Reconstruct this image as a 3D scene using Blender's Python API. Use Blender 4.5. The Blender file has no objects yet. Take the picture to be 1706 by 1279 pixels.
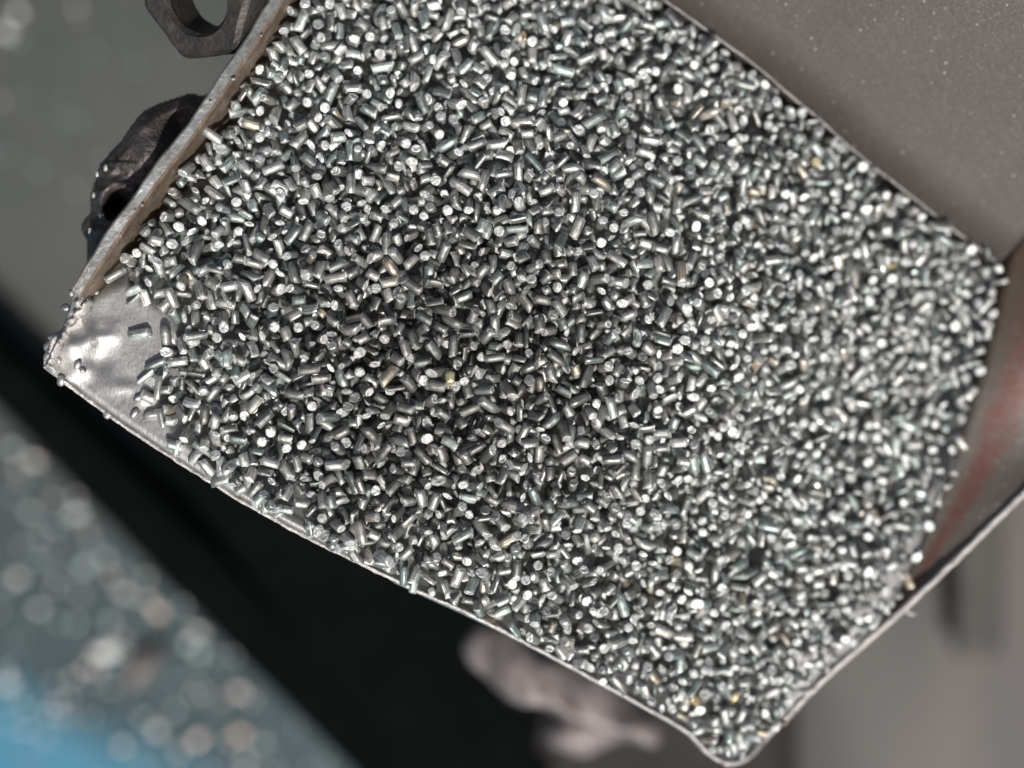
import bpy, bmesh, math, random
import numpy as np
from mathutils import Vector, Matrix, Euler, noise

random.seed(7); rng = np.random.default_rng(7)
S = bpy.context.scene
COL = S.collection
S.unit_settings.system = 'METRIC'
S.unit_settings.scale_length = 0.01          # one Blender unit is one centimetre
R = math.radians

# ------------------------------------------------------------------ camera
H = 14.0                                     # the lens hangs 14 cm above the pellets
SC = 180.0                                   # photo pixels per cm on the plane z = 0
CX, CY = 853.0, 639.5
cd = bpy.data.cameras.new('camera'); cam = bpy.data.objects.new('camera', cd); COL.objects.link(cam)
cam.location = (0, 0, H); cam.rotation_euler = (0, 0, 0)
cd.sensor_width = 36; cd.lens = 36 * H / (1706 / SC)
cd.clip_start = 0.5; cd.clip_end = 400
cd.dof.use_dof = True; cd.dof.focus_distance = H - 0.02; cd.dof.aperture_fstop = 0.086
S.camera = cam

# ------------------------------------------------------------------ light
SUN_EL, SUN_AZ = 53.0, 168.0                 # azimuth clockwise from +Y: from the bottom of the picture, a little left
w = bpy.data.worlds.new('World'); S.world = w; w.use_nodes = True
nt = w.node_tree; bg = nt.nodes['Background']
sky = nt.nodes.new('ShaderNodeTexSky'); sky.sky_type = 'NISHITA'; sky.sun_disc = False
sky.sun_elevation = R(SUN_EL); sky.sun_rotation = R(SUN_AZ)
sky.air_density = 0.8; sky.dust_density = 5.0; sky.ozone_density = 0.3
nt.links.new(sky.outputs[0], bg.inputs[0]); bg.inputs[1].default_value = 0.062
sd = bpy.data.lights.new('sun', 'SUN'); sd.energy = 5.0; sd.angle = R(0.5); sd.color = (1, 0.975, 0.94)
sun = bpy.data.objects.new('sun', sd); COL.objects.link(sun)
az, el = R(SUN_AZ), R(SUN_EL)
sdir = Vector((math.sin(az) * math.cos(el), math.cos(az) * math.cos(el), math.sin(el)))
sun.location = sdir * 30
sun.rotation_euler = sdir.to_track_quat('Z', 'Y').to_euler()
S.view_settings.view_transform = 'Standard'; S.view_settings.look = 'None'
S.view_settings.exposure = 0.10; S.view_settings.gamma = 1
S.render.engine = 'CYCLES'
S.cycles.use_denoising = True
S.cycles.max_bounces = 6; S.cycles.glossy_bounces = 4; S.cycles.diffuse_bounces = 3

# ------------------------------------------------------------------ helpers
def P(px, py, z):
    k = (H - z) / H / SC
    return Vector(((px - CX) * k, (CY - py) * k, z))

def tag(o, label=None, cat=None, group=None, kind=None):
    if label: o['label'] = label
    if cat: o['category'] = cat
    if group: o['group'] = group
    if kind: o['kind'] = kind
    return o

def link(name, me, mat=None, parent=None):
    o = bpy.data.objects.new(name, me); COL.objects.link(o)
    if mat is not None:
        me.materials.clear()
        for m in (mat if isinstance(mat, (list, tuple)) else [mat]): me.materials.append(m)
    if parent is not None:
        o.parent = parent
        o.matrix_parent_inverse = Matrix.Translation(-parent.location)
    return o

def empty(name, loc, label, cat, group=None):
    o = bpy.data.objects.new(name, None); COL.objects.link(o); o.location = loc
    o.empty_display_size = 0.3
    return tag(o, label, cat, group)

def mesh(name, vs, fs, smooth=True):
    me = bpy.data.meshes.new(name); me.from_pydata([tuple(v) for v in vs], [], fs); me.update()
    if smooth: me.shade_smooth()
    return me

def catmull(pts, n):
    """resample a polyline of tuples smoothly to n points evenly along its length"""
    p = np.array(pts, float)
    q = np.vstack([2 * p[0] - p[1], p, 2 * p[-1] - p[-2]])
    out = []
    for i in range(1, len(q) - 2):
        for t in np.linspace(0, 1, 24, endpoint=False):
            a, b, c, d = q[i - 1], q[i], q[i + 1], q[i + 2]
            out.append(0.5 * ((2 * b) + (-a + c) * t + (2 * a - 5 * b + 4 * c - d) * t * t + (-a + 3 * b - 3 * c + d) * t ** 3))
    out.append(p[-1]); out = np.array(out)
    s = np.r_[0, np.cumsum(np.linalg.norm(np.diff(out[:, :2], axis=0), axis=1))]
    u = np.linspace(0, s[-1], n)
    return np.stack([np.interp(u, s, out[:, k]) for k in range(out.shape[1])], 1)

def fbm(v, o=3): return noise.fractal(Vector(v), 1.0, 2.0, o)

def sweep(name, pts, prof, n_jit=0.0, freq=3.0, cap=True, smooth=True):
    """pts: world points; prof(i, t) -> list of (side, up) offsets. side = left of travel in plan"""
    vs, fs = [], []; n = len(pts); m = None
    for i, p in enumerate(pts):
        a = pts[max(i - 1, 0)]; b = pts[min(i + 1, n - 1)]
        t = Vector((b[0] - a[0], b[1] - a[1], 0)).normalized(); sd_ = Vector((-t.y, t.x, 0))
        pr = prof(i, i / (n - 1)); m = len(pr)
        for (s, u) in pr:
            v = Vector(p) + sd_ * s + Vector((0, 0, u))
            if n_jit:
                v += sd_ * n_jit * fbm(v * freq) + Vector((0, 0, n_jit * fbm(v * freq + Vector((9, 3, 5)))))
            vs.append(v)
    for i in range(n - 1):
        for j in range(m):
            k = (j + 1) % m
            fs.append((i * m + j, i * m + k, (i + 1) * m + k, (i + 1) * m + j))
    if cap:
        fs.append(tuple(range(m))[::-1]); fs.append(tuple((n - 1) * m + j for j in range(m)))
    me = mesh(name, vs, fs, smooth)
    bm = bmesh.new(); bm.from_mesh(me); bmesh.ops.recalc_face_normals(bm, faces=bm.faces); bm.to_mesh(me); bm.free()
    if smooth: me.shade_smooth()
    return me

# ------------------------------------------------------------------ materials
class NT:
    def __init__(s, name):
        s.m = bpy.data.materials.new(name); s.m.use_nodes = True; s.t = s.m.node_tree
        s.b = s.t.nodes['Principled BSDF']
    def n(s, typ, **kw):
        nd = s.t.nodes.new(typ)
        for k, v in kw.items():
            if k.startswith('_'): setattr(nd, k[1:], v)
            else: nd.inputs[k.replace('__', ' ')].default_value = v
        return nd
    def l(s, a, b): s.t.links.new(a, b)
    def pos(s, scale=None):
        g = s.n('ShaderNodeNewGeometry')
        if scale is None: return g.outputs['Position']
        mp = s.n('ShaderNodeMapping'); s.l(g.outputs['Position'], mp.inputs[0]); mp.inputs['Scale'].default_value = scale
        return mp.outputs[0]
    def noise(s, scale, detail=4, rough=.5, vec=None, out='Fac'):
        nd = s.n('ShaderNodeTexNoise', Scale=scale, Detail=detail, Roughness=rough)
        s.l(vec if vec is not None else s.pos(), nd.inputs['Vector']); return nd.outputs[out]
    def ramp(s, fac, stops, interp='LINEAR'):
        r = s.n('ShaderNodeValToRGB'); r.color_ramp.interpolation = interp; e = r.color_ramp.elements
        while len(e) < len(stops): e.new(0.5)
        for x, (p_, c) in zip(e, stops):
            x.position = p_; x.color = (c, c, c, 1) if isinstance(c, (int, float)) else (*c, 1)
        s.l(fac, r.inputs[0]); return r.outputs[0]
    def mix(s, fac, a, b, mode='MIX'):
        m = s.n('ShaderNodeMix', _data_type='RGBA', _blend_type=mode)
        for sock, v in ((m.inputs[0], fac), (m.inputs[6], a), (m.inputs[7], b)):
            if hasattr(v, 'is_linked'): s.l(v, sock)
            elif isinstance(v, tuple): sock.default_value = (*v, 1)
            else: sock.default_value = v
        return m.outputs[2]
    def math(s, op, a, b=0.0, c=None):
        m = s.n('ShaderNodeMath', _operation=op)
        for i, v in enumerate((a, b) if c is None else (a, b, c)):
            if hasattr(v, 'is_linked'): s.l(v, m.inputs[i])
            else: m.inputs[i].default_value = v
        return m.outputs[0]
    def bump(s, h, strength=.3, dist=.02, prev=None):
        b = s.n('ShaderNodeBump', Strength=strength, Distance=dist); s.l(h, b.inputs['Height'])
        if prev is not None: s.l(prev, b.inputs['Normal'])
        return b.outputs[0]
    def set(s, **kw):
        names = dict(col='Base Color', rough='Roughness', metal='Metallic', nrm='Normal', spec='Specular IOR Level', coat='Coat Weight')
        for k, v in kw.items():
            sock = s.b.inputs[names[k]]
            if hasattr(v, 'is_linked'): s.l(v, sock)
            elif isinstance(v, tuple): sock.default_value = (*v, 1)
            else: sock.default_value = v
        return s.m

def rnd_socket(x):
    g = x.n('ShaderNodeNewGeometry'); oi = x.n('ShaderNodeObjectInfo')
    s_ = x.math('ADD', g.outputs['Random Per Island'], oi.outputs['Random'])
    return x.math('FRACT', s_)

def centre_shade_mask(x):
    """shade painted into the pellet colour, full in a ragged patch mid heap"""
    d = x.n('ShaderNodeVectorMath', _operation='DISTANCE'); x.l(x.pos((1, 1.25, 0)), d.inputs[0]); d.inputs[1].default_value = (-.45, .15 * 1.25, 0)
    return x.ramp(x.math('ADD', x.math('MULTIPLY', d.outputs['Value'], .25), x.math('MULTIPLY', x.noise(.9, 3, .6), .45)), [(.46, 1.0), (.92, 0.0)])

def mat_wire_side():
    x = NT('drawn_steel_wire'); r = rnd_socket(x)
    r2 = x.math('FRACT', x.math('MULTIPLY', r, 17.31)); r3 = x.math('FRACT', x.math('MULTIPLY', r, 71.7))
    c = x.ramp(r, [(0, (.26, .28, .275)), (.4, (.50, .53, .52)), (.75, (.70, .72, .70)), (1, (.86, .86, .83))])
    tint = x.ramp(r2, [(0, (.86, 1.0, .97)), (.35, (1, 1, 1)), (.75, (1, .985, .96)), (.97, (1, .95, .90)), (1, (1, .85, .68))])
    c = x.mix(1.0, c, tint, 'MULTIPLY')
    uv = x.n('ShaderNodeUVMap'); mp = x.n('ShaderNodeMapping'); x.l(uv.outputs[0], mp.inputs[0]); mp.inputs['Scale'].default_value = (26, 1.6, 1)
    cb = x.n('ShaderNodeCombineXYZ'); x.l(x.math('MULTIPLY', r, 40), cb.inputs[0]); x.l(x.math('MULTIPLY', r3, 40), cb.inputs[1]); x.l(cb.outputs[0], mp.inputs['Location'])
    st = x.noise(1.0, 3, .6, vec=mp.outputs[0])
    c = x.mix(x.ramp(st, [(.40, 0.0), (.62, .75)]), c, (.07, .066, .062))
    grime = x.noise(26, 3, .6)
    c = x.mix(x.ramp(grime, [(.52, 0.0), (.75, .6)]), c, (.07, .06, .05))
    c = x.mix(x.math('MULTIPLY', centre_shade_mask(x), .56), c, (.085, .078, .070))  # painted shade: wire sides darkened in the middle of the heap
    rough = x.math('ADD', x.math('MULTIPLY', st, .24), x.math('MULTIPLY_ADD', r3, .20, .30))
    b = x.bump(st, .45, .006); b = x.bump(grime, .35, .01, b)
    return x.set(col=c, rough=rough, metal=.80, nrm=b)

def mat_wire_end():
    x = NT('sheared_steel_wire_end'); r = rnd_socket(x)
    r3 = x.math('FRACT', x.math('MULTIPLY', r, 31.7))
    c = x.ramp(r3, [(0, (.38, .40, .395)), (.5, (.62, .64, .635)), (1, (.86, .87, .85))])
    n1 = x.noise(30, 3, .6)
    c = x.mix(x.ramp(n1, [(.44, 0.0), (.62, .5)]), c, (.24, .235, .225))
    c = x.mix(x.math('MULTIPLY', centre_shade_mask(x), .42), c, (.16, .148, .135))  # the same painted shade on the wire ends
    b = x.bump(n1, .8, .02)
    return x.set(col=c, rough=.54, metal=.55, nrm=b)

def mat_brass(nm, a, b_):
    x = NT(nm); n1 = x.noise(30, 3, .6); c = x.mix(x.ramp(n1, [(.4, 0.0), (.65, .7)]), a, b_)
    return x.set(col=c, rough=.38, metal=.7, nrm=x.bump(n1, .5, .01))

def mat_bare():
    """rubbed bright sheet steel"""
    x = NT('rubbed_sheet_steel'); n1 = x.noise(2.2, 4, .6)
    g = x.noise(1.0, 4, .65, vec=x.pos((70, 14, 30)))
    c = x.ramp(n1, [(.3, (.30, .296, .29)), (.7, (.45, .445, .437))])
    c = x.mix(x.ramp(g, [(.45, 0.0), (.8, .5)]), c, (.16, .15, .14))
    rough = x.ramp(n1, [(.3, .46), (.7, .58)])
    n2 = x.noise(9, 5, .55)
    return x.set(col=c, rough=rough, metal=.9, nrm=x.bump(g, .35, .012, x.bump(n2, .18, .03)))

def mat_plate():
    """grey primed plate with bright flecks"""
    x = NT('grey_scale_plate'); n1 = x.noise(.55, 4, .6); n2 = x.noise(60, 2, .5); n3 = x.noise(5, 5, .7)
    c = x.ramp(n1, [(.3, (.044, .039, .035)), (.7, (.062, .055, .050))])
    c = x.mix(x.ramp(n3, [(.45, 0.0), (.75, .35)]), c, (.06, .053, .048))
    v = x.n('ShaderNodeTexVoronoi', Scale=9.0); x.l(x.pos(), v.inputs['Vector'])
    sp = x.ramp(v.outputs['Distance'], [(.045, 1.0), (.10, 0.0)])
    v2 = x.n('ShaderNodeTexVoronoi', Scale=22.0); x.l(x.pos(), v2.inputs['Vector'])
    sp2 = x.ramp(v2.outputs['Distance'], [(.07, .6), (.14, 0.0)])
    gate = x.ramp(x.noise(3.1, 2, .5), [(.36, 0.15), (.55, 1.0)])
    sp = x.math('MULTIPLY', x.math('MAXIMUM', sp, sp2), gate)
    c = x.mix(x.math('MULTIPLY', sp, .9), c, (.45, .43, .40))
    gr_ = x.noise(26, 3, .7); c = x.mix(x.ramp(gr_, [(.42, 0.0), (.62, .5)]), c, (.035, .030, .027))
    sc = x.noise(1, 2, .5, vec=x.pos((7, 7, 7)))
    b = x.bump(n2, .35, .01); b = x.bump(n3, .3, .02, b)
    return x.set(col=c, rough=x.ramp(n2, [(.3, .58), (.7, .8)]), metal=.15, nrm=b)

def mat_rust(nm, a, b_, c_, scale=3.0, rough=.55, metal=.2, bs=.5):
    x = NT(nm); n1 = x.noise(scale, 6, .65); n2 = x.noise(scale * 6, 4, .6)
    c = x.ramp(n1, [(.32, a), (.5, b_), (.68, c_)])
    c = x.mix(x.ramp(n2, [(.45, 0.0), (.75, .5)]), c, tuple(v * .5 for v in a))
    b = x.bump(n1, bs, .08); b = x.bump(n2, bs * .8, .02, b)
    return x.set(col=c, rough=rough, metal=metal, nrm=b)

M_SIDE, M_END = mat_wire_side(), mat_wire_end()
M_BRASS = mat_brass('brassy_wire', (.58, .47, .30), (.25, .19, .12))
M_CREAM = mat_brass('yellowed_wire', (.72, .64, .42), (.4, .32, .18))
M_BARE, M_PLATE = mat_bare(), mat_plate()
M_WALL = mat_rust('rusty_wall_face', (.09, .065, .045), (.15, .115, .082), (.24, .20, .155), 3.5)
M_WALLTOP = mat_rust('worn_wall_edge', (.15, .13, .11), (.27, .275, .27), (.40, .405, .40), 3.0, .45, .5, .4)
M_RIM = mat_rust('scuffed_rim_edge', (.38, .34, .33), (.56, .53, .51), (.74, .71, .68), 8.0, .42, .45, .7)
M_NUT = mat_rust('dark_oxide_steel', (.016, .016, .016), (.030, .027, .025), (.055, .046, .040), 3.0, .5, .3, .5)
M_WELD = mat_rust('weld_slag', (.040, .036, .035), (.080, .068, .065), (.15, .122, .118), 3.5, .42, .35, .8)
M_LUMP = mat_rust('pinkish_rust', (.085, .072, .07), (.13, .11, .107), (.20, .175, .17), 1.5, .5, .1, .6)
M_BAND = mat_rust('matt_black', (.0018, .0026, .0025), (.0025, .0032, .003), (.0035, .0045, .0045), 2.0, .8, 0, .2)
M_BAND.node_tree.nodes['Principled BSDF'].inputs['Specular IOR Level'].default_value = .02
M_FRAME = mat_rust('dark_brown_frame', (.012, .011, .0105), (.018, .0155, .015), (.026, .021, .020), .8, .7, 0, .3)
M_FRAME2 = mat_rust('red_brown_frame', (.014, .009, .0085), (.020, .013, .012), (.028, .019, .0175), .8, .7, 0, .3)
for m_ in (M_FRAME, M_FRAME2): m_.node_tree.nodes['Principled BSDF'].inputs['Specular IOR Level'].default_value = .2
def mat_panel():
    x = NT('taupe_painted_panel'); n1 = x.noise(1.0, 1, .3, vec=x.pos((.45, .08, 1))); n2 = x.noise(.4, 4, .6)
    c = x.ramp(n1, [(.36, (.026, .025, .023)), (.48, (.058, .054, .050)), (.66, (.095, .085, .079))])
    c = x.mix(x.ramp(n2, [(.45, 0.0), (.7, .6)]), c, (.065, .058, .052))
    return x.set(col=c, rough=.65)
M_PANEL = mat_panel()
M_PANEL_D = mat_rust('dark_taupe_panel', (.035, .03, .027), (.045, .04, .035), (.06, .053, .046), .4, .7, 0, .15)

def mat_ground():
    x = NT('oily_floor'); n1 = x.noise(.12, 4, .6); n2 = x.noise(1.2, 5, .7); n3 = x.noise(1.0, 3, .6, vec=x.pos((5, .6, 1)))
    g = x.n('ShaderNodeNewGeometry'); sp = x.n('ShaderNodeSeparateXYZ'); x.l(g.outputs['Position'], sp.inputs[0])
    c = x.ramp(n1, [(.35, (.030, .036, .033)), (.65, (.056, .060, .054))])
    # the floor turns to a teal, then blue coat towards one corner
    t = x.ramp(x.math('ADD', x.math('MULTIPLY_ADD', sp.outputs[1], -.09, .18), x.math('MULTIPLY', n2, .22)), [(.25, 0.0), (.8, 1.0)])
    c = x.mix(t, c, (.006, .028, .036))
    d = x.math('ADD', x.math('MULTIPLY', sp.outputs[0], -.5), x.math('MULTIPLY', sp.outputs[1], -1.0))
    bl = x.ramp(x.math('ADD', x.math('MULTIPLY_ADD', d, .25, -2.08), x.math('MULTIPLY', n2, .5)), [(.45, 0.0), (.72, 1.0)])
    c = x.mix(bl, c, (.022, .15, .235))
    c = x.mix(x.ramp(n2, [(.40, 0.0), (.7, .22)]), c, (.020, .028, .028))
    c = x.mix(x.ramp(n3, [(.55, 0.0), (.8, .25)]), c, (.12, .13, .125))
    return x.set(col=c, rough=.6, nrm=x.bump(n2, .4, .1))
M_GROUND = mat_ground()

# ------------------------------------------------------------------ shape of the scoop, drawn on the photo's pixel grid
LIP = [(75, 610), (180, 690), (330, 790), (480, 878), (640, 958), (800, 1032), (900, 1083), (1060, 1170), (1140, 1216), (1180, 1256), (1210, 1270)]
RBASE = [(1210, 1270), (1245, 1262), (1300, 1205), (1370, 1122), (1440, 1060), (1500, 980), (1555, 850), (1600, 720), (1640, 560), (1664, 440)]
BACK = [(700, -330), (900, -160), (1110, 0), (1260, 112), (1380, 213), (1480, 297), (1664, 440)]
LEFT = [(75, 610), (100, 560), (150, 500), (200, 430), (260, 342), (304, 284), (350, 221), (393, 158), (430, 104), (462, 52), (492, 0), (570, -140), (700, -330)]
CTRL = np.array([(75, 610, 0), (200, 600, -.03), (330, 790, 0), (640, 960, 0), (900, 1085, -.40), (1215, 1270, -1.1), (750, 620, .04), (450, 250, -.15),
    (500, 0, -.45), (850, 50, -.55), (1110, 0, -1.0), (1000, 300, -.25), (1250, 600, -.65), (1400, 300, -1.2), (1400, 700, -1.25), (1664, 440, -1.6),
    (1600, 720, -1.6), (1500, 990, -1.4), (1370, 1120, -1.25), (1100, 1000, -.62), (700, -330, -1.0), (750, 850, 0), (480, 600, 0)], float)
def tps_fit(c):
    p = c[:, :2] / 1000; n = len(p)
    d = np.linalg.norm(p[:, None] - p[None], axis=2); K = np.where(d > 0, d ** 2 * np.log(d + 1e-9), 0) + 1e-3 * np.eye(n)
    Q = np.c_[np.ones(n), p]; A = np.block([[K, Q], [Q.T, np.zeros((3, 3))]])
    return p, np.linalg.solve(A, np.r_[c[:, 2], 0, 0, 0])
TP, TW = tps_fit(CTRL)
def zsurf(px, py):
    px = np.asarray(px, float) / 1000; py = np.asarray(py, float) / 1000
    z = TW[-3] + TW[-2] * px + TW[-1] * py
    for i in range(len(TP)):
        d2 = (px - TP[i, 0]) ** 2 + (py - TP[i, 1]) ** 2
        z = z + TW[i] * 0.5 * d2 * np.log(d2 + 1e-12)
    return z
def seg_dist(px, py, poly, closed=False):
    px = np.asarray(px, float); py = np.asarray(py, float); best = np.full(px.shape, 1e9)
    q = list(poly) + ([poly[0]] if closed else [])
    for (ax, ay), (bx, by) in zip(q[:-1], q[1:]):
        dx, dy = bx - ax, by - ay
        t = np.clip(((px - ax) * dx + (py - ay) * dy) / (dx * dx + dy * dy), 0, 1)
        best = np.minimum(best, np.hypot(px - ax - t * dx, py - ay - t * dy))
    return best
def inside(px, py, poly):
    px = np.asarray(px, float); py = np.asarray(py, float); r = np.zeros(px.shape, bool)
    n = len(poly)
    for i in range(n):
        ax, ay = poly[i]; bx, by = poly[(i + 1) % n]
        if ay == by: continue
        c = ((ay > py) != (by > py)) & (px < (bx - ax) * (py - ay) / (by - ay) + ax)
        r ^= c
    return r
BAREP = [(75, 610), (110, 540), (150, 492), (210, 466), (232, 492), (285, 520), (300, 560), (272, 595), (264, 640), (272, 700), (312, 735), (355, 770),
         (420, 822), (500, 868), (600, 925), (640, 958), (480, 878), (330, 790), (180, 690)]
def thick(px, py):
    dl = seg_dist(px, py, LIP); db = np.where(inside(px, py, BAREP), 0, seg_dist(px, py, BAREP, True))
    return np.where(db <= 0, 0.0, np.minimum(np.minimum(.56, .05 + .0036 * db), .08 + .0050 * dl))
def zfloor(px, py):
    px = np.asarray(px, float); py = np.asarray(py, float)
    z = zsurf(px, py) - thick(px, py) - .03
    g = lambda x, y, rx, ry, h: h * np.exp(-(((px - x) / rx) ** 2 + ((py - y) / ry) ** 2))
    z = z + g(120, 575, 30, 26, .13) + g(133, 612, 17, 14, .06) + g(103, 637, 12, 8, .08) + g(150, 560, 8, 22, .07) + g(175, 560, 14, 6, .05)
    z = z + g(187, 556, 7, 12, .04) - g(168, 600, 26, 18, .03) + g(238, 664, 8, 6, .05) + g(178, 540, 22, 4, .03) + g(205, 645, 30, 5, .03)
    return z

scoop = empty('metal_scoop', P(700, 500, -1.2), 'worn sheet metal scoop heaped with short steel wire pellets, its bare corner at left', 'scoop')

# floor plate: a Coons patch between the four sides
NU, NV = 150, 130
cL = catmull(LIP, NU); cR = catmull(RBASE, NV); cB = catmull(BACK, NU); cF = catmull(LEFT, NV)
u = np.linspace(0, 1, NU)[:, None, None]; v = np.linspace(0, 1, NV)[None, :, None]
G = (1 - v) * cL[:, None] + v * cB[:, None] + (1 - u) * cF[None] + u * cR[None] - ((1 - u) * (1 - v) * cL[0] + u * (1 - v) * cL[-1] + (1 - u) * v * cB[0] + u * v * cB[-1])
zz = zfloor(G[..., 0], G[..., 1])
vs = [P(G[i, j, 0], G[i, j, 1], zz[i, j]) for i in range(NU) for j in range(NV)]
fs = [(i * NV + j, (i + 1) * NV + j, (i + 1) * NV + j + 1, i * NV + j + 1) for i in range(NU - 1) for j in range(NV - 1)]
me = mesh('floor_plate', vs, fs)
if me.polygons[2000].normal.z < 0: me.flip_normals()
fl = link('floor_plate', me, M_BARE, scoop)
m = fl.modifiers.new('thickness', 'SOLIDIFY'); m.thickness = .05; m.offset = -1

# front lip: bright, slightly bowed, nicked edge
lp = catmull(LIP, 260)
def rag(i, a, f, s=0): return a * fbm((i * f, s, 3.3))
pts = [P(x + rag(i, 1.2, .05), y + rag(i, 1.6, .06, 5), float(zfloor(x, y)) + .012) for i, (x, y) in enumerate(lp)]
def prof_lip(i, t):
    w_ = .016 + .006 * fbm((i * .35, 1, 1)); h_ = .020 + .008 * fbm((i * .5, 4, 1))
    return [(-w_, -.06), (w_, -.06), (w_ * 1.1, h_ * .4), (w_ * .4, h_), (-w_ * .5, h_), (-w_ * 1.1, h_ * .3)]
link('front_lip', sweep('front_lip', pts, prof_lip, .005, 14), M_RIM, scoop)

# left wall
lw = catmull(LEFT[2:], 220)
base = [P(x, y, float(zsurf(x, y)) - .05) for x, y in lw]
def prof_wall(i, t):
    top = .40 + .012 * fbm((i * .03, 2, 0)) - .30 * max(0, .05 - t) * 6
    th = .125 + .025 * fbm((i * .03, 7, 0))
    o = .008 * fbm((i * .05, 3, 3))
    return [(o, -.6), (o, top), (th + o, top + .01), (th + o, -.75), (.02, -.75)]
wme = sweep('left_wall', base, prof_wall, .005, 3, smooth=False)
wo = link('left_wall', wme, [M_WALL, M_WALLTOP], scoop)
for p_ in wme.polygons:
    if p_.normal.z > .7: p_.material_index = 1
wo.modifiers.new('bevel', 'BEVEL').width = .022
tb = [b + Vector((0, 0, 0)) for b in base]
# little burrs along the top of the wall
bm = bmesh.new()
for k in range(14):
    i = random.randrange(4, 215); b = base[i] + Vector((-.05, -.03, 0)) * random.random()
    bmesh.ops.create_icosphere(bm, subdivisions=1, radius=random.uniform(.006, .02), matrix=Matrix.Translation(b + Vector((random.uniform(-.02, .03), random.uniform(-.02, .02), .44))) @ Matrix.Diagonal((1.5, 1, .7, 1)))
me = bpy.data.meshes.new('burrs'); bm.to_mesh(me); bm.free(); me.shade_smooth()
tag(link('burrs', me, M_RIM, wo), kind='stuff')

# back wall: a plate sloping up and away
bk = catmull(BACK, 90)
def ruled(name, a, b, n, jz=0):
    vs, fs = [], []
    for i, (p, q) in enumerate(zip(a, b)):
        for j in range(n):
            t = j / (n - 1); vs.append(Vector(p).lerp(Vector(q), t))
    for i in range(len(a) - 1):
        for j in range(n - 1): fs.append((i * n + j, (i + 1) * n + j, (i + 1) * n + j + 1, i * n + j + 1))
    me = mesh(name, vs, fs)
    if sum(p.normal.z for p in me.polygons) < 0: me.flip_normals()
    return me
bn = Vector((1, 1.28, 0)).normalized()
a_, b_ = [], []
for i, (x, y) in enumerate(bk):
    z = float(zsurf(x, y)) + .03
    nx, ny = x + rag(i, 3, .12, 8), y + rag(i, 3, .12, 9)
    p = P(nx, ny, z); a_.append(p - Vector((bn.x * .0, bn.y * .0, .0))); b_.append(p + bn * 4.2 + Vector((0, 0, 2.1 + (.0))))
a2 = [p + Vector((-bn.x * .05, -bn.y * .05, -.45)) for p in a_]
me = ruled('back_wall', a_, b_, 12)
bw = link('back_wall', me, M_PLATE, scoop)
m = bw.modifiers.new('thickness', 'SOLIDIFY'); m.thickness = .08; m.offset = -1
me = ruled('back_skirt', a2, a_, 3); link('back_skirt', me, M_PLATE, scoop)
pts = [p + Vector((0, 0, .006)) for p in a_]
link('back_edge', sweep('back_edge', pts, lambda i, t: [(-.006, -.03), (.006, -.03), (.006, .0), (0, .004 + .006 * fbm((i * .4, 0, 0))), (-.006, .0)], .004, 9), M_RIM, bw)

# right wall
rb = catmull(RBASE[2:], 90)
RIM = catmull([(1300, 1205, -1.12), (1372, 1132, -1.22), (1530, 992, -1.27), (1706, 822, -1.25), (1900, 640, -1.1), (2060, 480, .1), (2150, 300, .3)], 90)
a_ = [P(x, y, float(zsurf(x, y)) - .02) for x, y in rb]
cb_ = P(1664, 440, float(zsurf(1664, 440)) - .14)
b_ = [P(x, y, z) for x, y, z in RIM]
far = cb_ + bn * 4.0 + Vector((0, 0, 2.0))
for i in range(len(b_)):                     # the far end of the rim runs into the back wall
    t = max(0, (i / 89 - .55) / .45); b_[i] = b_[i].lerp(far, t * t)
def mat_right():
    x = NT('right_wall_plate'); src = M_PLATE
    return None
rme = ruled('right_wall', a_, b_, 16)
# rust stain along the foot of the wall, driven by the mesh's own v coordinate
uvl = rme.uv_layers.new(name='UVMap')
for lp_ in rme.loops:
    i, j = divmod(lp_.vertex_index, 16); uvl.data[lp_.index].uv = (i / 89, j / 15)
def mat_right_wall():
    x = NT('right_wall_plate'); n1 = x.noise(.8, 4, .6); n2 = x.noise(60, 2, .5); n3 = x.noise(7, 5, .7)
    c = x.ramp(n1, [(.3, (.10, .088, .078)), (.7, (.14, .122, .108))])
    c = x.mix(x.ramp(n3, [(.45, 0.0), (.75, .4)]), c, (.11, .09, .075))
    v = x.n('ShaderNodeTexVoronoi', Scale=14.0); x.l(x.pos(), v.inputs['Vector'])
    c = x.mix(x.ramp(v.outputs['Distance'], [(.06, .9), (.14, 0.0)]), c, (.6, .57, .53))
    uv = x.n('ShaderNodeUVMap'); sp = x.n('ShaderNodeSeparateXYZ'); x.l(uv.outputs[0], sp.inputs[0])
    f = x.math('ADD', sp.outputs[1], x.math('MULTIPLY', x.math('SUBTRACT', n1, .5), .25))
    rust = x.ramp(f, [(.10, 0.0), (.19, 1.0), (.30, 1.0), (.44, 0.0)])
    c = x.mix(x.math('MULTIPLY', rust, x.ramp(n3, [(.35, .45), (.6, .95)])), c, (.125, .052, .040))
    u_ = x.ramp(sp.outputs[0], [(.72, 0.0), (.95, 1.0)])
    c = x.mix(x.math('MULTIPLY', u_, .75), c, (.10, .065, .04))
    b = x.bump(n2, .35, .01); b = x.bump(n3, .35, .03, b)
    return x.set(col=c, rough=.5, metal=.15, nrm=b)
M_RIGHT = mat_right_wall()
rw = link('right_wall', rme, M_RIGHT, scoop)
m = rw.modifiers.new('thickness', 'SOLIDIFY'); m.thickness = .05; m.offset = -1
rp = [Vector(p) for p in b_]
front = [P(x, y, float(zfloor(x, y)) + .02) for x, y in catmull([(1206, 1271), (1228, 1270), (1250, 1258), (1275, 1230)], 12)]
dense = []
allp = front + rp[1:]
for p, q in zip(allp[:-1], allp[1:]):
    for t in (0, .33, .66): dense.append(p.lerp(q, t))
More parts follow.
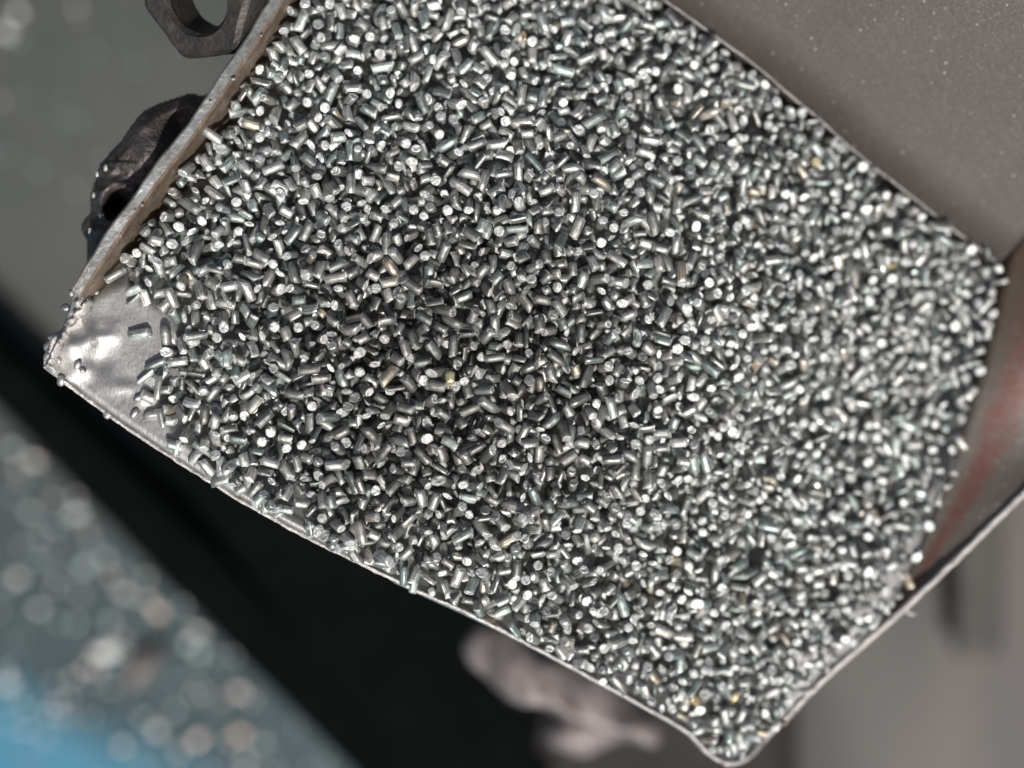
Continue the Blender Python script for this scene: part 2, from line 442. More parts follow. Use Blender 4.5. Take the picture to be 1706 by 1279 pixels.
def prof_rim(i, t):
    w_ = .030 + .005 * fbm((i * .31, 5, 1)); h_ = .03 + .006 * fbm((i * .43, 8, 1))
    return [(-w_, -.07), (w_, -.07), (w_, h_ * .5), (w_ * .4, h_), (-w_ * .6, h_), (-w_, h_ * .2)]
link('rim', sweep('rim', dense, prof_rim, .006, 9), M_RIM, rw)
# a curl of burr under the rim
c = P(1528, 1012, -1.32)
pts = [c + Vector((.09 * math.cos(a), .09 * math.sin(a), -.02 * k)) for k, a in enumerate(np.linspace(R(100), R(290), 10))]
link('burr_curl', sweep('burr_curl', pts, lambda i, t: [(.018 * math.cos(q), .018 * math.sin(q)) for q in np.linspace(0, 2 * math.pi, 7)[:-1]]), M_RIM, rw)

# bumpy heightfield solids: weld metal and lug
def blob(name, poly, zf, mat, parent, step=3.0, depth=.5, jit=.05, freq=5):
    xs = np.arange(min(p[0] for p in poly) - step, max(p[0] for p in poly) + step, step)
    ys = np.arange(min(p[1] for p in poly) - step, max(p[1] for p in poly) + step, step)
    X, Y = np.meshgrid(xs, ys, indexing='ij'); ins = inside(X, Y, poly); D = seg_dist(X, Y, poly, True)
    idx = {}; vs = []
    for i in range(len(xs)):
        for j in range(len(ys)):
            if ins[i, j]:
                z = zf(X[i, j], Y[i, j], D[i, j]); p = P(X[i, j], Y[i, j], z)
                p.z += jit * fbm(p * freq) * min(1, D[i, j] / 12)
                idx[i, j] = len(vs); vs.append(p)
    top = len(vs)
    for k in range(top): vs.append(vs[k] + Vector((0, 0, -depth)))
    fs = []
    edge = {}
    for (i, j) in idx:
        q = [(i, j), (i + 1, j), (i + 1, j + 1), (i, j + 1)]
        if all(k in idx for k in q):
            a = [idx[k] for k in q]; fs.append(tuple(a[::-1])); fs.append(tuple(x + top for x in a))
            for s, e in zip(a, a[1:] + a[:1]):
                if (e, s) in edge: del edge[(e, s)]
                else: edge[(s, e)] = 1
    for s, e in edge: fs.append((s, e, e + top, s + top))
    me = mesh(name, vs, fs)
    bm = bmesh.new(); bm.from_mesh(me)
    bmesh.ops.delete(bm, geom=[v_ for v_ in bm.verts if not v_.link_faces], context='VERTS')
    bmesh.ops.smooth_vert(bm, verts=[v_ for v_ in bm.verts], factor=.5, use_axis_x=True, use_axis_y=True, use_axis_z=False)
    bmesh.ops.recalc_face_normals(bm, faces=bm.faces); bm.to_mesh(me); bm.free(); me.shade_smooth()
    return link(name, me, mat, parent)

LUG = [(385, 128), (362, 150), (335, 156), (312, 153), (292, 160), (262, 170), (236, 184), (218, 205), (200, 232), (178, 256), (163, 274), (158, 296),
       (150, 318), (150, 352), (136, 366), (132, 382), (142, 402), (142, 430), (146, 470), (165, 450), (215, 372), (272, 300), (315, 245), (362, 190), (395, 130)]
def zlug(x, y, d):
    z = -.45 + .30 * min(1, d / 22) ** .8 - .12 * abs((x - y * .2 - 190) / 90)
    z -= .30 * math.exp(-((x - 197) ** 2 + (y - 340) ** 2) / 17 ** 2) * 2.0
    z += .10 * math.exp(-(((x - 250) / 26) ** 2 + ((y - 250) / 30) ** 2))
    z -= .20 * math.exp(-(((x - 300) / 30) ** 2 + ((y - 205) / 30) ** 2))
    z += .07 * math.exp(-(((math.hypot(x - 197, y - 340) - 30) / 9) ** 2))
    z += .06 * fbm((x * .05, y * .05, 1)) if y > 270 else 0
    return z
tag(blob('welded_lug', LUG, zlug, M_WELD, scoop, 3.0, .6, .018, 4), 'dark lumpy welded lug with a round pit on the outside of the left wall')
CORN = [(70, 612), (72, 590), (80, 572), (78, 560), (88, 552), (100, 548), (108, 530), (118, 505), (120, 490), (128, 470), (140, 480), (150, 500), (148, 520), (140, 545), (118, 552), (104, 572), (96, 596), (100, 620), (92, 630)]
def zcorn(x, y, d):
    return float(zfloor(x, y)) + .02 + .10 * min(1, d / 10) ** .5 + .14 * max(0, min(1, (530 - y) / 40))
blob('corner_weld', CORN, zcorn, M_RIM, scoop, 2.2, .25, .12, 11)
# spatter beads on the bare corner
bm = bmesh.new()
for (x, y, r_) in [(130, 607, .035), (137, 616, .028), (102, 634, .04), (224, 688, .04), (178, 690, .035), (96, 600, .04), (84, 612, .035), (230, 663, .035), (160, 487, .03), (110, 512, .035), (118, 488, .03), (80, 578, .04)]:
    z = float(zfloor(x, y)); bmesh.ops.create_icosphere(bm, subdivisions=2, radius=r_, matrix=Matrix.Translation(P(x, y, z + r_ * .25)) @ Matrix.Rotation(x, 4, 'Z') @ Matrix.Diagonal((1.4, 1, .7, 1)))
for v_ in bm.verts: v_.co += v_.normal * .012 * fbm(v_.co * 22)
me = bpy.data.meshes.new('spatter'); bm.to_mesh(me); bm.free(); me.shade_smooth()
tag(link('weld_spatter', me, M_BARE, scoop), kind='stuff')
# small burrs that stick to the lug
bm = bmesh.new()
for (x, y) in [(162, 290), (156, 325), (168, 360), (150, 385), (176, 280)]:
    bmesh.ops.create_icosphere(bm, subdivisions=1, radius=random.uniform(.012, .022), matrix=Matrix.Translation(P(x, y, -.28)) @ Matrix.Diagonal((1, 1.8, 1, 1)))
me = bpy.data.meshes.new('lug_grit'); bm.to_mesh(me); bm.free()
tag(link('lug_grit', me, M_RIM, scoop), kind='stuff')

# hexagon nut welded on its side to the left wall, open bore
def hexnut():
    vs, fs = [], []; n = 72; Ro, Ri, T = .62, .31, .42
    def hexr(a, R_):
        a = (a + math.pi / 6) % (math.pi / 3) - math.pi / 6
        return R_ * math.cos(math.pi / 6) / math.cos(a)
    rings = []
    def ring(f, z):
        st = len(vs)
        for k in range(n):
            a = 2 * math.pi * k / n; r_ = f(a); p = Vector((r_ * math.cos(a), r_ * math.sin(a), z))
            p += p.normalized() * .012 * fbm(p * 6); vs.append(p)
        rings.append(st)
    rnd_ = lambda a, Ro_: min(hexr(a, Ro_), Ro_ * .975)
    ring(lambda a: Ri, -T / 2); ring(lambda a: Ri, -.05); ring(lambda a: Ri, T / 2 - .05); ring(lambda a: Ri + .035, T / 2)
    ring(lambda a: rnd_(a, Ro) - .07, T / 2 + .005); ring(lambda a: rnd_(a, Ro) - .02, T / 2 - .035); ring(lambda a: rnd_(a, Ro), T / 2 - .10); ring(lambda a: rnd_(a, Ro), -T / 2 + .08); ring(lambda a: rnd_(a, Ro) - .06, -T / 2)
    for a, b in zip(rings, rings[1:] + rings[:1]):
        for k in range(n):
            k2 = (k + 1) % n; fs.append((a + k, a + k2, b + k2, b + k))
    me = mesh('hex_nut', vs, fs)
    bm = bmesh.new(); bm.from_mesh(me); bmesh.ops.recalc_face_normals(bm, faces=bm.faces); bm.to_mesh(me); bm.free(); me.shade_smooth(); me.set_sharp_from_angle(angle=R(24))
    return me
nme = hexnut()
ax = Vector((-.42, -.42, 1)).normalized()
Mn = Matrix.Translation(P(346, -6, -.15)) @ ax.to_track_quat('Z', 'Y').to_matrix().to_4x4() @ Matrix.Rotation(R(20), 4, 'Z')
nme.transform(Mn)
tag(link('hex_nut', nme, M_NUT, scoop), 'blackened hexagon nut with open bore welded outside the left wall')

# ------------------------------------------------------------------ pellets
RAD = .0490
NS = 12
def pellet_mesh(L, bend, cutA, cutB, squash, seed):
    r_ = random.Random(seed); vs, faces, mats, uvs, sm = [], [], [], [], []
    rings = [(-1, .80, 0), (-1, 1, .07), (-.35, 1, 0), (.35, 1, 0), (1, 1, -.07), (1, .80, 0)]
    lob = [1 + r_.uniform(-.07, .05) for _ in range(NS)]
    for ri, (t, s, off) in enumerate(rings):
        for k in range(NS):
            a = 2 * math.pi * k / NS; x, y = math.cos(a), math.sin(a)
            end = ri in (0, 1, 4, 5)
            rr = RAD * s * (lob[k] if end else 1); X = rr * x; Y = rr * y * squash
            z = t * L / 2 + off * RAD * 2
            if end: z += (cutA if t < 0 else cutB) * (X * .8 + Y * .6) + r_.uniform(-.004, .004)
            X += bend * (1 - (z / (L / 2)) ** 2) * L
            vs.append((X, Y, z))
    for ri in range(5):
        cap = ri in (0, 4)
        for k in range(NS):
            k2 = (k + 1) % NS; b = ri * NS; c = b + NS
            faces.append((b + k, b + k2, c + k2, c + k)); mats.append(1 if cap else 0); sm.append(not cap)
            for (kk, rr) in ((k, ri), (k + 1, ri), (k + 1, ri + 1), (k, ri + 1)): uvs.append((kk / NS, rr / 5))
    for e, b in ((-1, 0), (1, 5 * NS)):
        cut = cutA if e < 0 else cutB; ci = len(vs)
        ox, oy = r_.uniform(-.014, .014), r_.uniform(-.014, .014)
        vs.append((ox, oy, e * (L / 2 + r_.uniform(-.010, .014)) + cut * (ox * .8 + oy * .6)))
        for k in range(NS):
            k2 = (k + 1) % NS; f = (b + k2, b + k, ci) if e < 0 else (b + k, b + k2, ci)
            faces.append(f); mats.append(1); sm.append(False); uvs += [(0, 0), (.1, 0), (.05, .1)]
    return np.array(vs, np.float32), faces, np.array(mats, np.int32), np.array(uvs, np.float32), np.array(sm, bool)

LENS = [.065, .120, .158, .198]
VAR = []
for li, L in enumerate(LENS):
    for q in range(7):
        rr = random.Random(100 * li + q)
        bend = rr.choice([0, 0, 0, 0, .015, .03, .08]) * (1 if L > .12 else .3)
        VAR.append((li, bend, pellet_mesh(L, bend, rr.choice((rr.uniform(-.3, .3), rr.uniform(-.9, .9))), rr.choice((rr.uniform(-.3, .3), rr.uniform(-.3, .3), rr.uniform(-.9, .9))), rr.choice([1, 1, 1, .9, .8, .6, .5]), rr.random())))
BYLEN = [[i for i, v_ in enumerate(VAR) if v_[0] == li] for li in range(len(LENS))]

def build_vmesh(name, data, mats):
    vs, faces, mi, uvs, sm = data
    me = bpy.data.meshes.new(name); me.from_pydata(vs.tolist(), [], faces)
    me.polygons.foreach_set('material_index', mi); me.polygons.foreach_set('use_smooth', sm)
    ul = me.uv_layers.new(name='UVMap'); ul.data.foreach_set('uv', uvs.ravel())
    for m_ in mats: me.materials.append(m_)
    me.update(); return me
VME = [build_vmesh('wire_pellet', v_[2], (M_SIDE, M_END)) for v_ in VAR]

# profile library on the height grid
CELL = .0125; NPAT = 13; off = (np.arange(2 * NPAT + 1) - NPAT) * CELL
GX, GY = np.meshgrid(off, off, indexing='ij')
def profile(L, d):
    h, r_ = L / 2, RAD
    c = GX * d[0] + GY * d[1]; s2 = GX ** 2 + GY ** 2; A = 1 - d[2] ** 2; Cc = s2 - c * c - r_ * r_
    lo = np.full(GX.shape, -1e3); hi = np.full(GX.shape, 1e3)
    if A > 1e-6:
        disc = (c * d[2]) ** 2 - A * Cc; ok = disc >= 0; q = np.sqrt(np.maximum(disc, 0))
        lo = np.where(ok, (c * d[2] - q) / A, 1e3); hi = np.where(ok, (c * d[2] + q) / A, -1e3)
    else:
        ok = Cc <= 0; lo = np.where(ok, -1e3, 1e3); hi = -lo
    if abs(d[2]) > 1e-6:
        z1, z2 = (-h - c) / d[2], (h - c) / d[2]
        lo = np.maximum(lo, np.minimum(z1, z2)); hi = np.minimum(hi, np.maximum(z1, z2))
    else:
        bad = np.abs(c) > h; lo = np.where(bad, 1e3, lo); hi = np.where(bad, -1e3, hi)
    okm = lo < hi
    lo = np.where(okm, lo, 1e3).astype(np.float32); hi = np.where(okm, hi, -1e3).astype(np.float32)
    return lo, hi
THS = [88, 80, 70, 58, 44, 28, 10]; NPH = 18
LIB = {}
for li, L in enumerate(LENS):
    for ti, th in enumerate(THS):
        for ph in range(NPH):
            a = 2 * math.pi * (ph + .37) / NPH; t = R(th)
            d = (math.sin(t) * math.cos(a), math.sin(t) * math.sin(a), math.cos(t))
            LIB[li, ti, ph] = (d, *profile(L, d))

X0, Y0, X1, Y1 = -4.9, -4.0, 5.6, 6.1
NXc, NYc = int((X1 - X0) / CELL), int((Y1 - Y0) / CELL)
wx = X0 + (np.arange(NXc) + .5) * CELL; wy = Y0 + (np.arange(NYc) + .5) * CELL
WX, WY = np.meshgrid(wx, wy, indexing='ij')
Zs = np.zeros(WX.shape)
for _ in range(4):
    k = H * SC / (H - Zs); PXg, PYg = CX + WX * k, CY - WY * k; Zs = zsurf(PXg, PYg)
OUT = [tuple(p) for p in list(cL) + list(cR) + list(cB[::-1]) + list(cF[::-1])]
ins = np.zeros(WX.shape, bool)
OUTs = OUT[::3]
ins = inside(PXg, PYg, OUTs)
walls = np.minimum(seg_dist(PXg, PYg, [tuple(p) for p in cF[::4]]), seg_dist(PXg, PYg, [tuple(p) for p in cB[::6]]))
liprow = seg_dist(PXg, PYg, [tuple(p) for p in cL[::6]])
TH = thick(PXg, PYg)
Zf = Zs - TH - .03
HF = np.where(ins, Zf, Zs + 0.05).astype(np.float32)
# undulating top with hollows
def vnoise(shape, cell, seed):
    g = np.random.default_rng(seed).normal(size=(int(shape[0] / cell) + 3, int(shape[1] / cell) + 3))
    xi = np.arange(shape[0]) / cell; yi = np.arange(shape[1]) / cell
    x0 = xi.astype(int); y0 = yi.astype(int); fx = (xi - x0)[:, None]; fy = (yi - y0)[None]
    fx = fx * fx * (3 - 2 * fx); fy = fy * fy * (3 - 2 * fy)
    a = g[x0][:, y0]; b = g[x0 + 1][:, y0]; c_ = g[x0][:, y0 + 1]; d_ = g[x0 + 1][:, y0 + 1]
    return (a * (1 - fx) + b * fx) * (1 - fy) + (c_ * (1 - fx) + d_ * fx) * fy
TGT = (Zs + .035 * vnoise(WX.shape, 38, 3) + .045 * vnoise(WX.shape, 13, 4)).astype(np.float32)
dom = ins & (walls > 11) & (liprow > 9) & (seg_dist(PXg, PYg, [tuple(p) for p in cR[:40:3]]) > 11)
bare = inside(PXg, PYg, BAREP)
dom_idx = np.argwhere(dom & ~bare)
dom_idx = dom_idx[(dom_idx[:, 0] > NPAT) & (dom_idx[:, 0] < NXc - NPAT - 1) & (dom_idx[:, 1] > NPAT) & (dom_idx[:, 1] < NYc - NPAT - 1)]
OWN = np.full(WX.shape, -1, np.int32)
placed = []
SINK = .010
NMAX = 19000
rp_ = random.Random(5)
cand = rng.integers(0, len(dom_idx), size=(NMAX * 2, 10))
TW_ = [3.6, 2.8, 2.0, 1.5, 1.2, 1.1, 1.5]
ths = rng.choice(len(THS), p=np.array(TW_) / sum(TW_), size=(NMAX * 2, 3))
lis = rng.choice(4, p=[.10, .32, .38, .20], size=NMAX * 2)
miss = 0
for it in range(NMAX * 2):
    ii = dom_idx[cand[it]]; df = TGT[ii[:, 0], ii[:, 1]] - HF[ii[:, 0], ii[:, 1]]
    df = df + .09 * (OWN[ii[:, 0], ii[:, 1]] < 0)
    b = int(df.argmax())
    if df[b] < .035:
        miss += 1
        if miss > 500: break
        continue
    ci, cj = ii[b]; best = None; li = int(lis[it])
    Hs = HF[ci - NPAT:ci + NPAT + 1, cj - NPAT:cj + NPAT + 1]
    for q in range(3 if it % 3 else 1):
        ti = int(ths[it, q]) if not (PXg[ci, cj] > 1050 + 250 * rp_.random() or PXg[ci, cj] + PYg[ci, cj] > 1900) or rp_.random() < .45 else rp_.choice((3, 4, 5, 5, 6)); ph = rp_.randrange(NPH); d, lo, hi = LIB[li, ti, ph]
        z0 = float((Hs - lo).max()) - SINK
        if best is None or z0 < best[0]: best = (z0, ti, ph)
    z0, ti, ph = best; d, lo, hi = LIB[li, ti, ph]
    if z0 > TGT[ci, cj] + (.05 if OWN[ci, cj] >= 0 else .10): continue
    top = hi + z0; msk = top > Hs
    Hs[msk] = top[msk]
    OWN[ci - NPAT:ci + NPAT + 1, cj - NPAT:cj + NPAT + 1][msk] = len(placed)
    placed.append((wx[ci], wy[cj], z0, d, li, ti, ph))
    if len(placed) >= NMAX: break
# strays lying on the bare corner and over the lip
for (px, py, ang) in [(232, 556, 12), (244, 628, 35), (258, 690, 8), (248, 662, 150), (296, 746, 70), (224, 500, 40), (370, 800, 10), (445, 838, 75), (345, 778, 130), (262, 606, 20), (268, 648, 2), (325, 762, 60), (408, 812, 30), (395, 790, 140), (470, 850, 30), (515, 880, 100), (560, 905, 35), (690, 975, 75), (590, 925, 120), (290, 742, 160), (276, 560, 95)]:
    z = float(zfloor(px, py)) + RAD * .85; p = P(px, py, z); a = R(ang)
    d = (math.cos(a) * .985, math.sin(a) * .985, .17)
    placed.append((p.x, p.y, z, d, 3 if ang < 40 else 2, 1, 0))
NP_ = len(placed)
cnt = np.bincount(OWN[OWN >= 0].ravel(), minlength=NP_).astype(float)
cnt[NP_ - 21:] = 200
# keep to those in the frame for choosing the individuals
pp = np.array([(p[0], p[1], p[2]) for p in placed])
fx = CX + pp[:, 0] * H * SC / (H - pp[:, 2]); fy = CY - pp[:, 1] * H * SC / (H - pp[:, 2])
vis = (fx > 8) & (fx < 1698) & (fy > 8) & (fy < 1271)
score = np.where(vis, cnt * (H / (H - pp[:, 2])) ** 2, -1)
order = np.argsort(-score); NIND = 300
indiv = set(int(i) for i in order[:NIND])

# a handful that differ in colour, at the places the photograph shows them
SPECIAL = [((862, 65), 'brassy yellow wire pellet lying level near the upper edge of the photo', M_BRASS), ((1490, 440), 'cream yellow pellet among grey ones close to the back wall', M_CREAM),
           ((1353, 278), 'pale yellow pellet end by the middle of the back wall', M_CREAM), ((1152, 1168), 'yellow pellet end near the front corner of the scoop', M_BRASS),
           ((1232, 1165), 'cream pellet standing on end right of the yellow one at the front corner', M_CREAM), ((755, 618), 'tan pellet end resting on a dark pellet mid heap', M_CREAM)]
special = {}
for (q, lab, mt) in SPECIAL:
    sc_ = np.where((cnt > 22), np.hypot(fx - q[0], fy - q[1]), 1e9); sc_[list(special)] = 1e9
    k = int(sc_.argmin()); special[k] = (lab, mt); indiv.add(k)
extra = [int(i) for i in order[:NIND][::-1] if int(i) not in special][:max(0, len(indiv) - NIND)]
for e in extra: indiv.discard(e)

def orient(d, spin):
    z = Vector(d).normalized()
    a = Vector((0, 0, 1)) if abs(z.z) < .9 else Vector((1, 0, 0))
    x = a.cross(z).normalized(); y = z.cross(x)
    return Matrix((x, y, z)).transposed() @ Matrix.Rotation(spin, 3, 'Z')
def place_word(x, y):
    refs = [('beside the bare metal corner', 255, 610, 110), ('against the left wall', 300, 330, 110), ('high by the left wall', 470, 90, 110),
            ('along the front lip', 480, 840, 100), ('by the lip above the rusty lump', 880, 1040, 110), ('in the front corner', 1210, 1190, 130),
            ('by the right rim', 1380, 1030, 110), ('below the back wall', 1250, 170, 110), ('where back and right walls meet', 1560, 470, 130), ('beside the right wall', 1540, 760, 130)]
    w_, dd = min(((n_, math.hypot(x - a, y - b) / r__) for n_, a, b, r__ in refs), key=lambda t: t[1])
    if dd < 1.5: return w_
    if y < 300: return 'in the upper part of the heap'
    if x > 1150: return 'in the blurred right part'
    if x < 520: return 'in the left part of the heap'
    if y > 780: return 'in the lower part of the heap'
    return 'in the sharp middle of the heap'
chunks_v, chunks_l, chunks_m, chunks_uv, chunks_s, chunks_n = [], [], [], [], [], []
vo = 0; LOOPS = []
for v_ in VAR:
    fl_ = [i for f in v_[2][1] for i in f]; LOOPS.append((np.array(fl_, np.int32), np.array([len(f) for f in v_[2][1]], np.int32)))
rq = random.Random(11)
for i, (x, y, z, d, li, ti, ph) in enumerate(placed):
    vi = rq.choice(BYLEN[li]); spin = rq.uniform(0, 6.28); s_ = rq.uniform(.90, 1.06)
    d = Vector(d) + Vector((rq.uniform(-.08, .08), rq.uniform(-.08, .08), rq.uniform(-.05, .05)))
    if rq.random() < .5: d = -d
    M3 = orient(d, spin)
    if i in indiv:
        o = bpy.data.objects.new('wire_pellet', VME[vi]); COL.objects.link(o)
        M4 = M3.to_4x4(); M4.translation = (x, y, z); o.matrix_world = M4 @ Matrix.Scale(s_, 4)
        if i in special:
            o.data = VME[vi].copy(); o.data.materials.clear(); o.data.materials.append(special[i][1]); o.data.materials.append(special[i][1]); lab = special[i][0]
        else:
            up = abs(d.normalized().z); kind = 'bent ' if VAR[vi][1] > .05 else ''
            size = ('chip-like', 'short', 'mid-length', 'long')[li]
            a_deg = math.degrees(math.atan2(d.y, d.x)) % 180
            pose = 'standing on end' if up > .82 else ('leaning steeply' if up > .55 else ('lying level' if a_deg < 22 or a_deg > 158 else 'lying upright' if 68 < a_deg < 112 else 'rising to the right' if a_deg < 90 else 'falling to the right'))
            lab = f'{size} {kind}grey wire pellet {pose} {place_word(fx[i], fy[i])}'
        tag(o, lab, 'pellet', 'cut steel wire pellets heaped in the scoop')
    else:
        V = VAR[vi][2]; a = np.array(M3, np.float32)
        chunks_v.append((V[0] * s_) @ a.T + np.array((x, y, z), np.float32))
        chunks_l.append(LOOPS[vi][0] + vo); chunks_n.append(LOOPS[vi][1]); chunks_m.append(V[2]); chunks_uv.append(V[3]); chunks_s.append(V[4]); vo += len(V[0])
vv = np.concatenate(chunks_v); ll = np.concatenate(chunks_l); nn = np.concatenate(chunks_n)
me = bpy.data.meshes.new('pellet_heap'); me.vertices.add(len(vv)); me.vertices.foreach_set('co', vv.ravel())
me.loops.add(len(ll)); me.loops.foreach_set('vertex_index', ll)
me.polygons.add(len(nn)); me.polygons.foreach_set('loop_start', np.r_[0, np.cumsum(nn)[:-1]].astype(np.int32)); me.polygons.foreach_set('loop_total', nn)
me.polygons.foreach_set('material_index', np.concatenate(chunks_m)); me.polygons.foreach_set('use_smooth', np.concatenate(chunks_s))
ul = me.uv_layers.new(name='UVMap'); ul.data.foreach_set('uv', np.concatenate(chunks_uv).ravel())
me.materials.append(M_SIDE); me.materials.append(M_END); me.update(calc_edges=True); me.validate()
heap = bpy.data.objects.new('pellet_heap', me); COL.objects.link(heap)
tag(heap, 'the rest of the heap of short cut steel wire pellets filling the scoop', 'pellet heap', kind='stuff')
print('pellets', NP_, 'tris', sum(nn - 2), 'miss', miss)

# ------------------------------------------------------------------ below the scoop, far out of focus
ZG = -12.0
g = mesh('ground', [(-60, -60, ZG), (60, -60, ZG), (60, 60, ZG), (-60, 60, ZG)], [(0, 1, 2, 3)], False)
tag(link('ground', g, M_GROUND), kind='structure')

def bar(name, a, b, wid, hgt, mat, jit=.05, taper=1.0):
    pts = [Vector(a).lerp(Vector(b), t) for t in np.linspace(0, 1, 24)]
    pr = []
    for k in range(20):
        q = 2 * math.pi * k / 20; cx_, sx_ = math.cos(q), math.sin(q); e = .35
        pr.append((wid / 2 * math.copysign(abs(cx_) ** e, cx_), hgt / 2 * math.copysign(abs(sx_) ** e, sx_)))
    return link(name, sweep(name, pts, lambda i, t: [(s_ * (taper + (1 - taper) * t), u_) for s_, u_ in pr], jit, .8), mat)
# near-black bars filling the dark band below the scoop
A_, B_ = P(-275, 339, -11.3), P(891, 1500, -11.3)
tag(bar('black_band', A_, B_, 1.25, 1.0, M_BAND, taper=.62), 'matt black band running slantwise under the left side of the scoop', 'dark_band')
tag(bar('black_band', P(335, 545, -10.6), P(1060, 1500, -10.6), 3.4, 2.0, M_BAND), 'broad black band under the middle of the front lip', 'dark_band')
tag(bar('frame_bar', P(770, 700, -10.0), P(800, 1600, -10.0), .6, .5, M_FRAME2), 'red brown bar below the scoop left of the rusty lump', 'bar')
tag(bar('frame_bar', P(1085, 900, -9.9), P(1085, 1600, -9.9), 4.4, .6, M_FRAME), 'wide dark brown bar below the rusty lump', 'bar')

# rusty lump under the lip
lump = empty('rusty_lump', P(940, 1140, -5), 'blurred pinkish brown lump of rusty metal just under the front lip', 'lump')
def tube(pts, rad, seed, jit):
    P_ = [P(*p) for p in pts]
    q = catmull([tuple(p) for p in P_], 40)
    def pr(i, t):
        r_ = np.interp(t, np.linspace(0, 1, len(rad)), rad) * (1 - abs(2 * t - 1) ** 6) ** .5 + .002
        return [(r_ * math.cos(a), r_ * math.sin(a)) for a in np.linspace(0, 2 * math.pi, 25)[:-1]]
    return sweep('lump', [Vector(p) for p in q], pr, jit, 1.4)
link('body', tube([(775, 1060, -5), (850, 1105, -4.9), (930, 1140, -5), (1010, 1180, -5.1), (1100, 1240, -5.2)], [.36, .42, .38, .40, .30], 1, .18), M_LUMP, lump)
link('knob', tube([(905, 1215, -5.1), (960, 1222, -5.0), (1060, 1215, -5.1)], [.15, .24, .17], 2, .1), M_LUMP, lump)

# ribbed taupe panel at lower right
pan = empty('machine_panel', P(1500, 1150, -9), 'out of focus taupe machine panel with a dark upright strip below the right rim', 'panel')
def slab(name, px0, px1, py0, py1, z, t, mat):
    a = P(px0, py0, z); b = P(px1, py1, z)
    bm = bmesh.new(); bmesh.ops.create_cube(bm, size=1, matrix=Matrix.Translation(((a.x + b.x) / 2, (a.y + b.y) / 2, z - t / 2)) @ Matrix.Diagonal((abs(b.x - a.x), abs(a.y - b.y), t, 1)))
    bmesh.ops.bevel(bm, geom=bm.edges[:], offset=.12, segments=3, affect='EDGES')
    me = bpy.data.meshes.new(name); bm.to_mesh(me); bm.free(); return link(name, me, mat, pan)
slab('plate', 1285, 2150, 480, 1750, -11.3, .5, M_PANEL)
rec = bar('recess', P(1632, 560, -10.8), P(1628, 1090, -10.8), .75, .35, M_PANEL_D); rec.parent = pan; rec.matrix_parent_inverse = Matrix.Translation(-pan.location)
rec = bar('post', P(1270, 900, -10.6), P(1300, 1700, -10.6), .9, .5, M_FRAME); rec.parent = pan; rec.matrix_parent_inverse = Matrix.Translation(-pan.location)

# granules scattered over the floor
def gran_mesh(seed, mat, L=1.0):
    bm = bmesh.new(); bmesh.ops.create_icosphere(bm, subdivisions=2, radius=1)
    for v_ in bm.verts:
        v_.co += v_.co * .25 * fbm(v_.co * 1.3 + Vector((seed, 0, 0))); v_.co.x *= L
    me = bpy.data.meshes.new('granule'); bm.to_mesh(me); bm.free(); me.shade_smooth(); me.materials.append(mat); return me
xg = NT('bright_shot'); oi = xg.n('ShaderNodeObjectInfo')
cg = xg.ramp(oi.outputs['Random'], [(0, (.30, .42, .43)), (.5, (.60, .66, .65)), (.8, (.74, .70, .67)), (1, (.70, .52, .44))])
M_GRAN = xg.set(col=cg, rough=.3, metal=.1)
GM = [gran_mesh(i, M_GRAN, L) for i, L in enumerate((1, 1.3, 1.8, 1.1))]
fixed = [(15, 1135, 1.3), (20, 745, 1.1), (55, 765, 1), (50, 850, 1), (92, 875, .9), (130, 852, 1.2), (150, 897, .8), (65, 932, .9), (140, 940, 1.3), (205, 985, 1.1), (65, 1012, 1.1), (205, 1085, .9),
         (185, 1035, 1), (95, 1170, .9), (15, 1200, .8), (100, 1190, .8), (262, 1015, 1.1), (330, 1050, 1), (315, 1070, .8), (240, 1195, 1), (262, 1215, 1.2), (330, 1230, 1.1), (400, 1220, 1.4), (395, 1150, 1),
         (410, 1265, 1), (205, 1240, 1), (145, 1110, .9), (30, 960, 1.1), (10, 975, .8), (30, 20, 1.1), (10, 52, 1.1), (128, 12, .7), (290, 1180, .9), (45, 1215, .8), (300, 1250, .9)]
rr = random.Random(3); pl = list(fixed)
while len(pl) < 140:
    x, y = rr.uniform(-30, 620), rr.uniform(720, 1310)
    if y > 690 + x * 1.03: pl.append((x, y, rr.uniform(.35, .8)))
for k in range(18): pl.append((rr.uniform(-20, 240), rr.uniform(-20, 330), rr.uniform(.25, .45)))
def where(x, y):
    if y < 400: return 'on the grey floor at the upper left'
    if y > 1150: return 'near the blue patch on the floor' if x < 260 else 'on the floor towards the bottom edge'
    return 'on the teal floor at the left edge' if x < 120 else 'on the teal floor beside the black band'
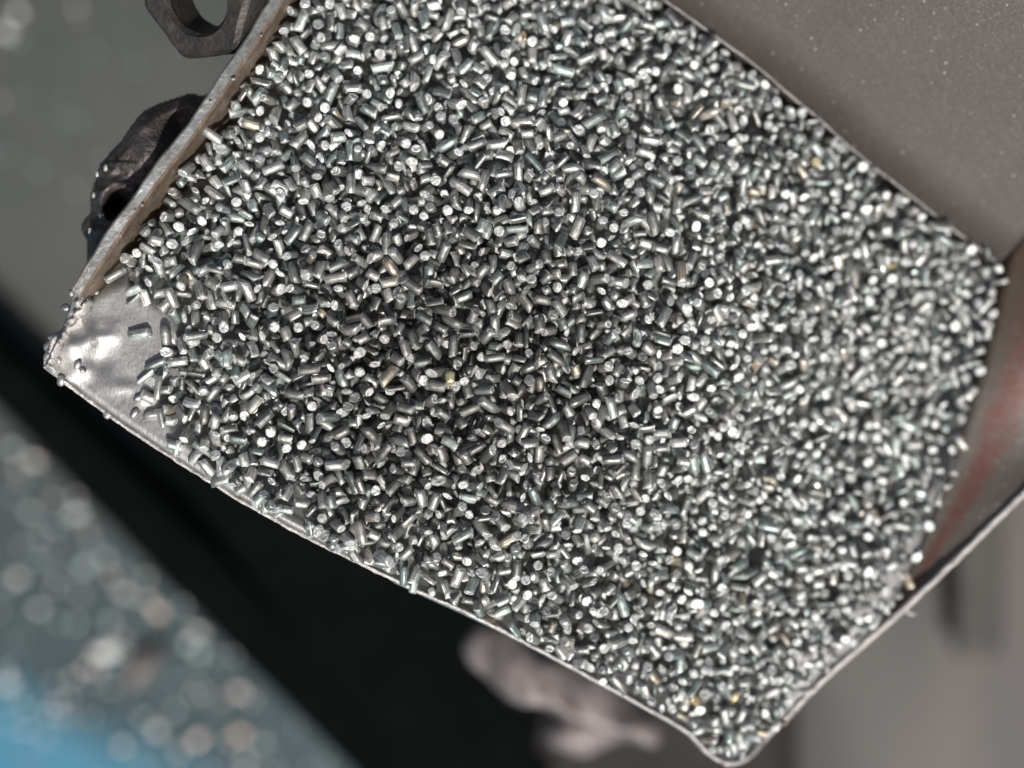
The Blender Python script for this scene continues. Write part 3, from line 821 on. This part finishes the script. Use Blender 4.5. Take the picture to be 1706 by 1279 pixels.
for (x, y, s_) in pl:
    o = bpy.data.objects.new('shot_granule', rr.choice(GM)); COL.objects.link(o)
    r_ = .078 * s_; o.location = P(x, y, ZG + r_ * .8); o.scale = (r_, r_, r_); o.rotation_euler = (0, 0, rr.uniform(0, 6))
    tag(o, ('large' if s_ > 1 else 'small' if s_ < .7 else 'mid-sized') + ' blurred bright granule ' + where(x, y), 'granule', 'bright granules scattered on the floor')
o = link('metal_chip', gran_mesh(9, M_LUMP, 2.6)); o.location = P(235, 1112, ZG + .2); o.scale = (.2, .2, .2); o.rotation_euler = (0, 0, R(45))
tag(o, 'elongated pale chip slanting on the teal floor, largest of the bits', 'chip')
o = link('metal_chip', gran_mesh(12, M_GRAN, 1.7)); o.location = P(175, 1082, ZG + .15); o.scale = (.15, .15, .15); o.rotation_euler = (0, 0, R(10))
tag(o, 'stubby pale chip on the teal floor just left of the largest one', 'chip')

# give each of those that would share a label its own, by its place in the photograph
from collections import defaultdict
dd = defaultdict(list)
for o in COL.objects:
    if o.parent is None and o.get('group'): dd[o['label']].append(o)
for lab, obs in dd.items():
    if len(obs) < 2: continue
    for o in obs:
        l = o.matrix_basis.translation; fx_ = (CX + l.x * H * SC / (H - l.z)) / 17.06; fy_ = (CY - l.y * H * SC / (H - l.z)) / 12.79
        head = lab
        for c_ in (' in the ', ' beside the', ' against', ' high by', ' along the', ' by the', ' below the', ' where ', ' on the', ' near the', ' on grey'): 
            if c_ in head[12:]: head = head[:head.index(c_, 12)]
        ones = 'zero one two three four five six seven eight nine ten eleven twelve thirteen fourteen fifteen sixteen seventeen eighteen nineteen'.split()
        tens = 'x x twenty thirty forty fifty sixty seventy eighty ninety'.split()
        def wd(v):
            v = max(0, min(99, int(round(v)))); return ones[v] if v < 20 else tens[v // 10] + ('' if v % 10 == 0 else '-' + ones[v % 10])
        if o['category'] == 'pellet': head = head.replace('grey wire ', '').replace('short bent', 'bent').replace('mid-length bent', 'bent').replace('long bent', 'bent').replace('stubby bent', 'bent')
        o['label'] = f'{head}, {wd(fx_)} percent across, {wd(fy_)} percent down'

dd = defaultdict(list)
for o in COL.objects:
    if o.parent is None and o.get('group'): dd[o['label']].append(o)
for lab, obs in dd.items():
    if len(obs) == 2:
        obs.sort(key=lambda o: -o.matrix_basis.translation.y)
        obs[0]['label'] = lab + ', upper of two'; obs[1]['label'] = lab + ', lower of two'
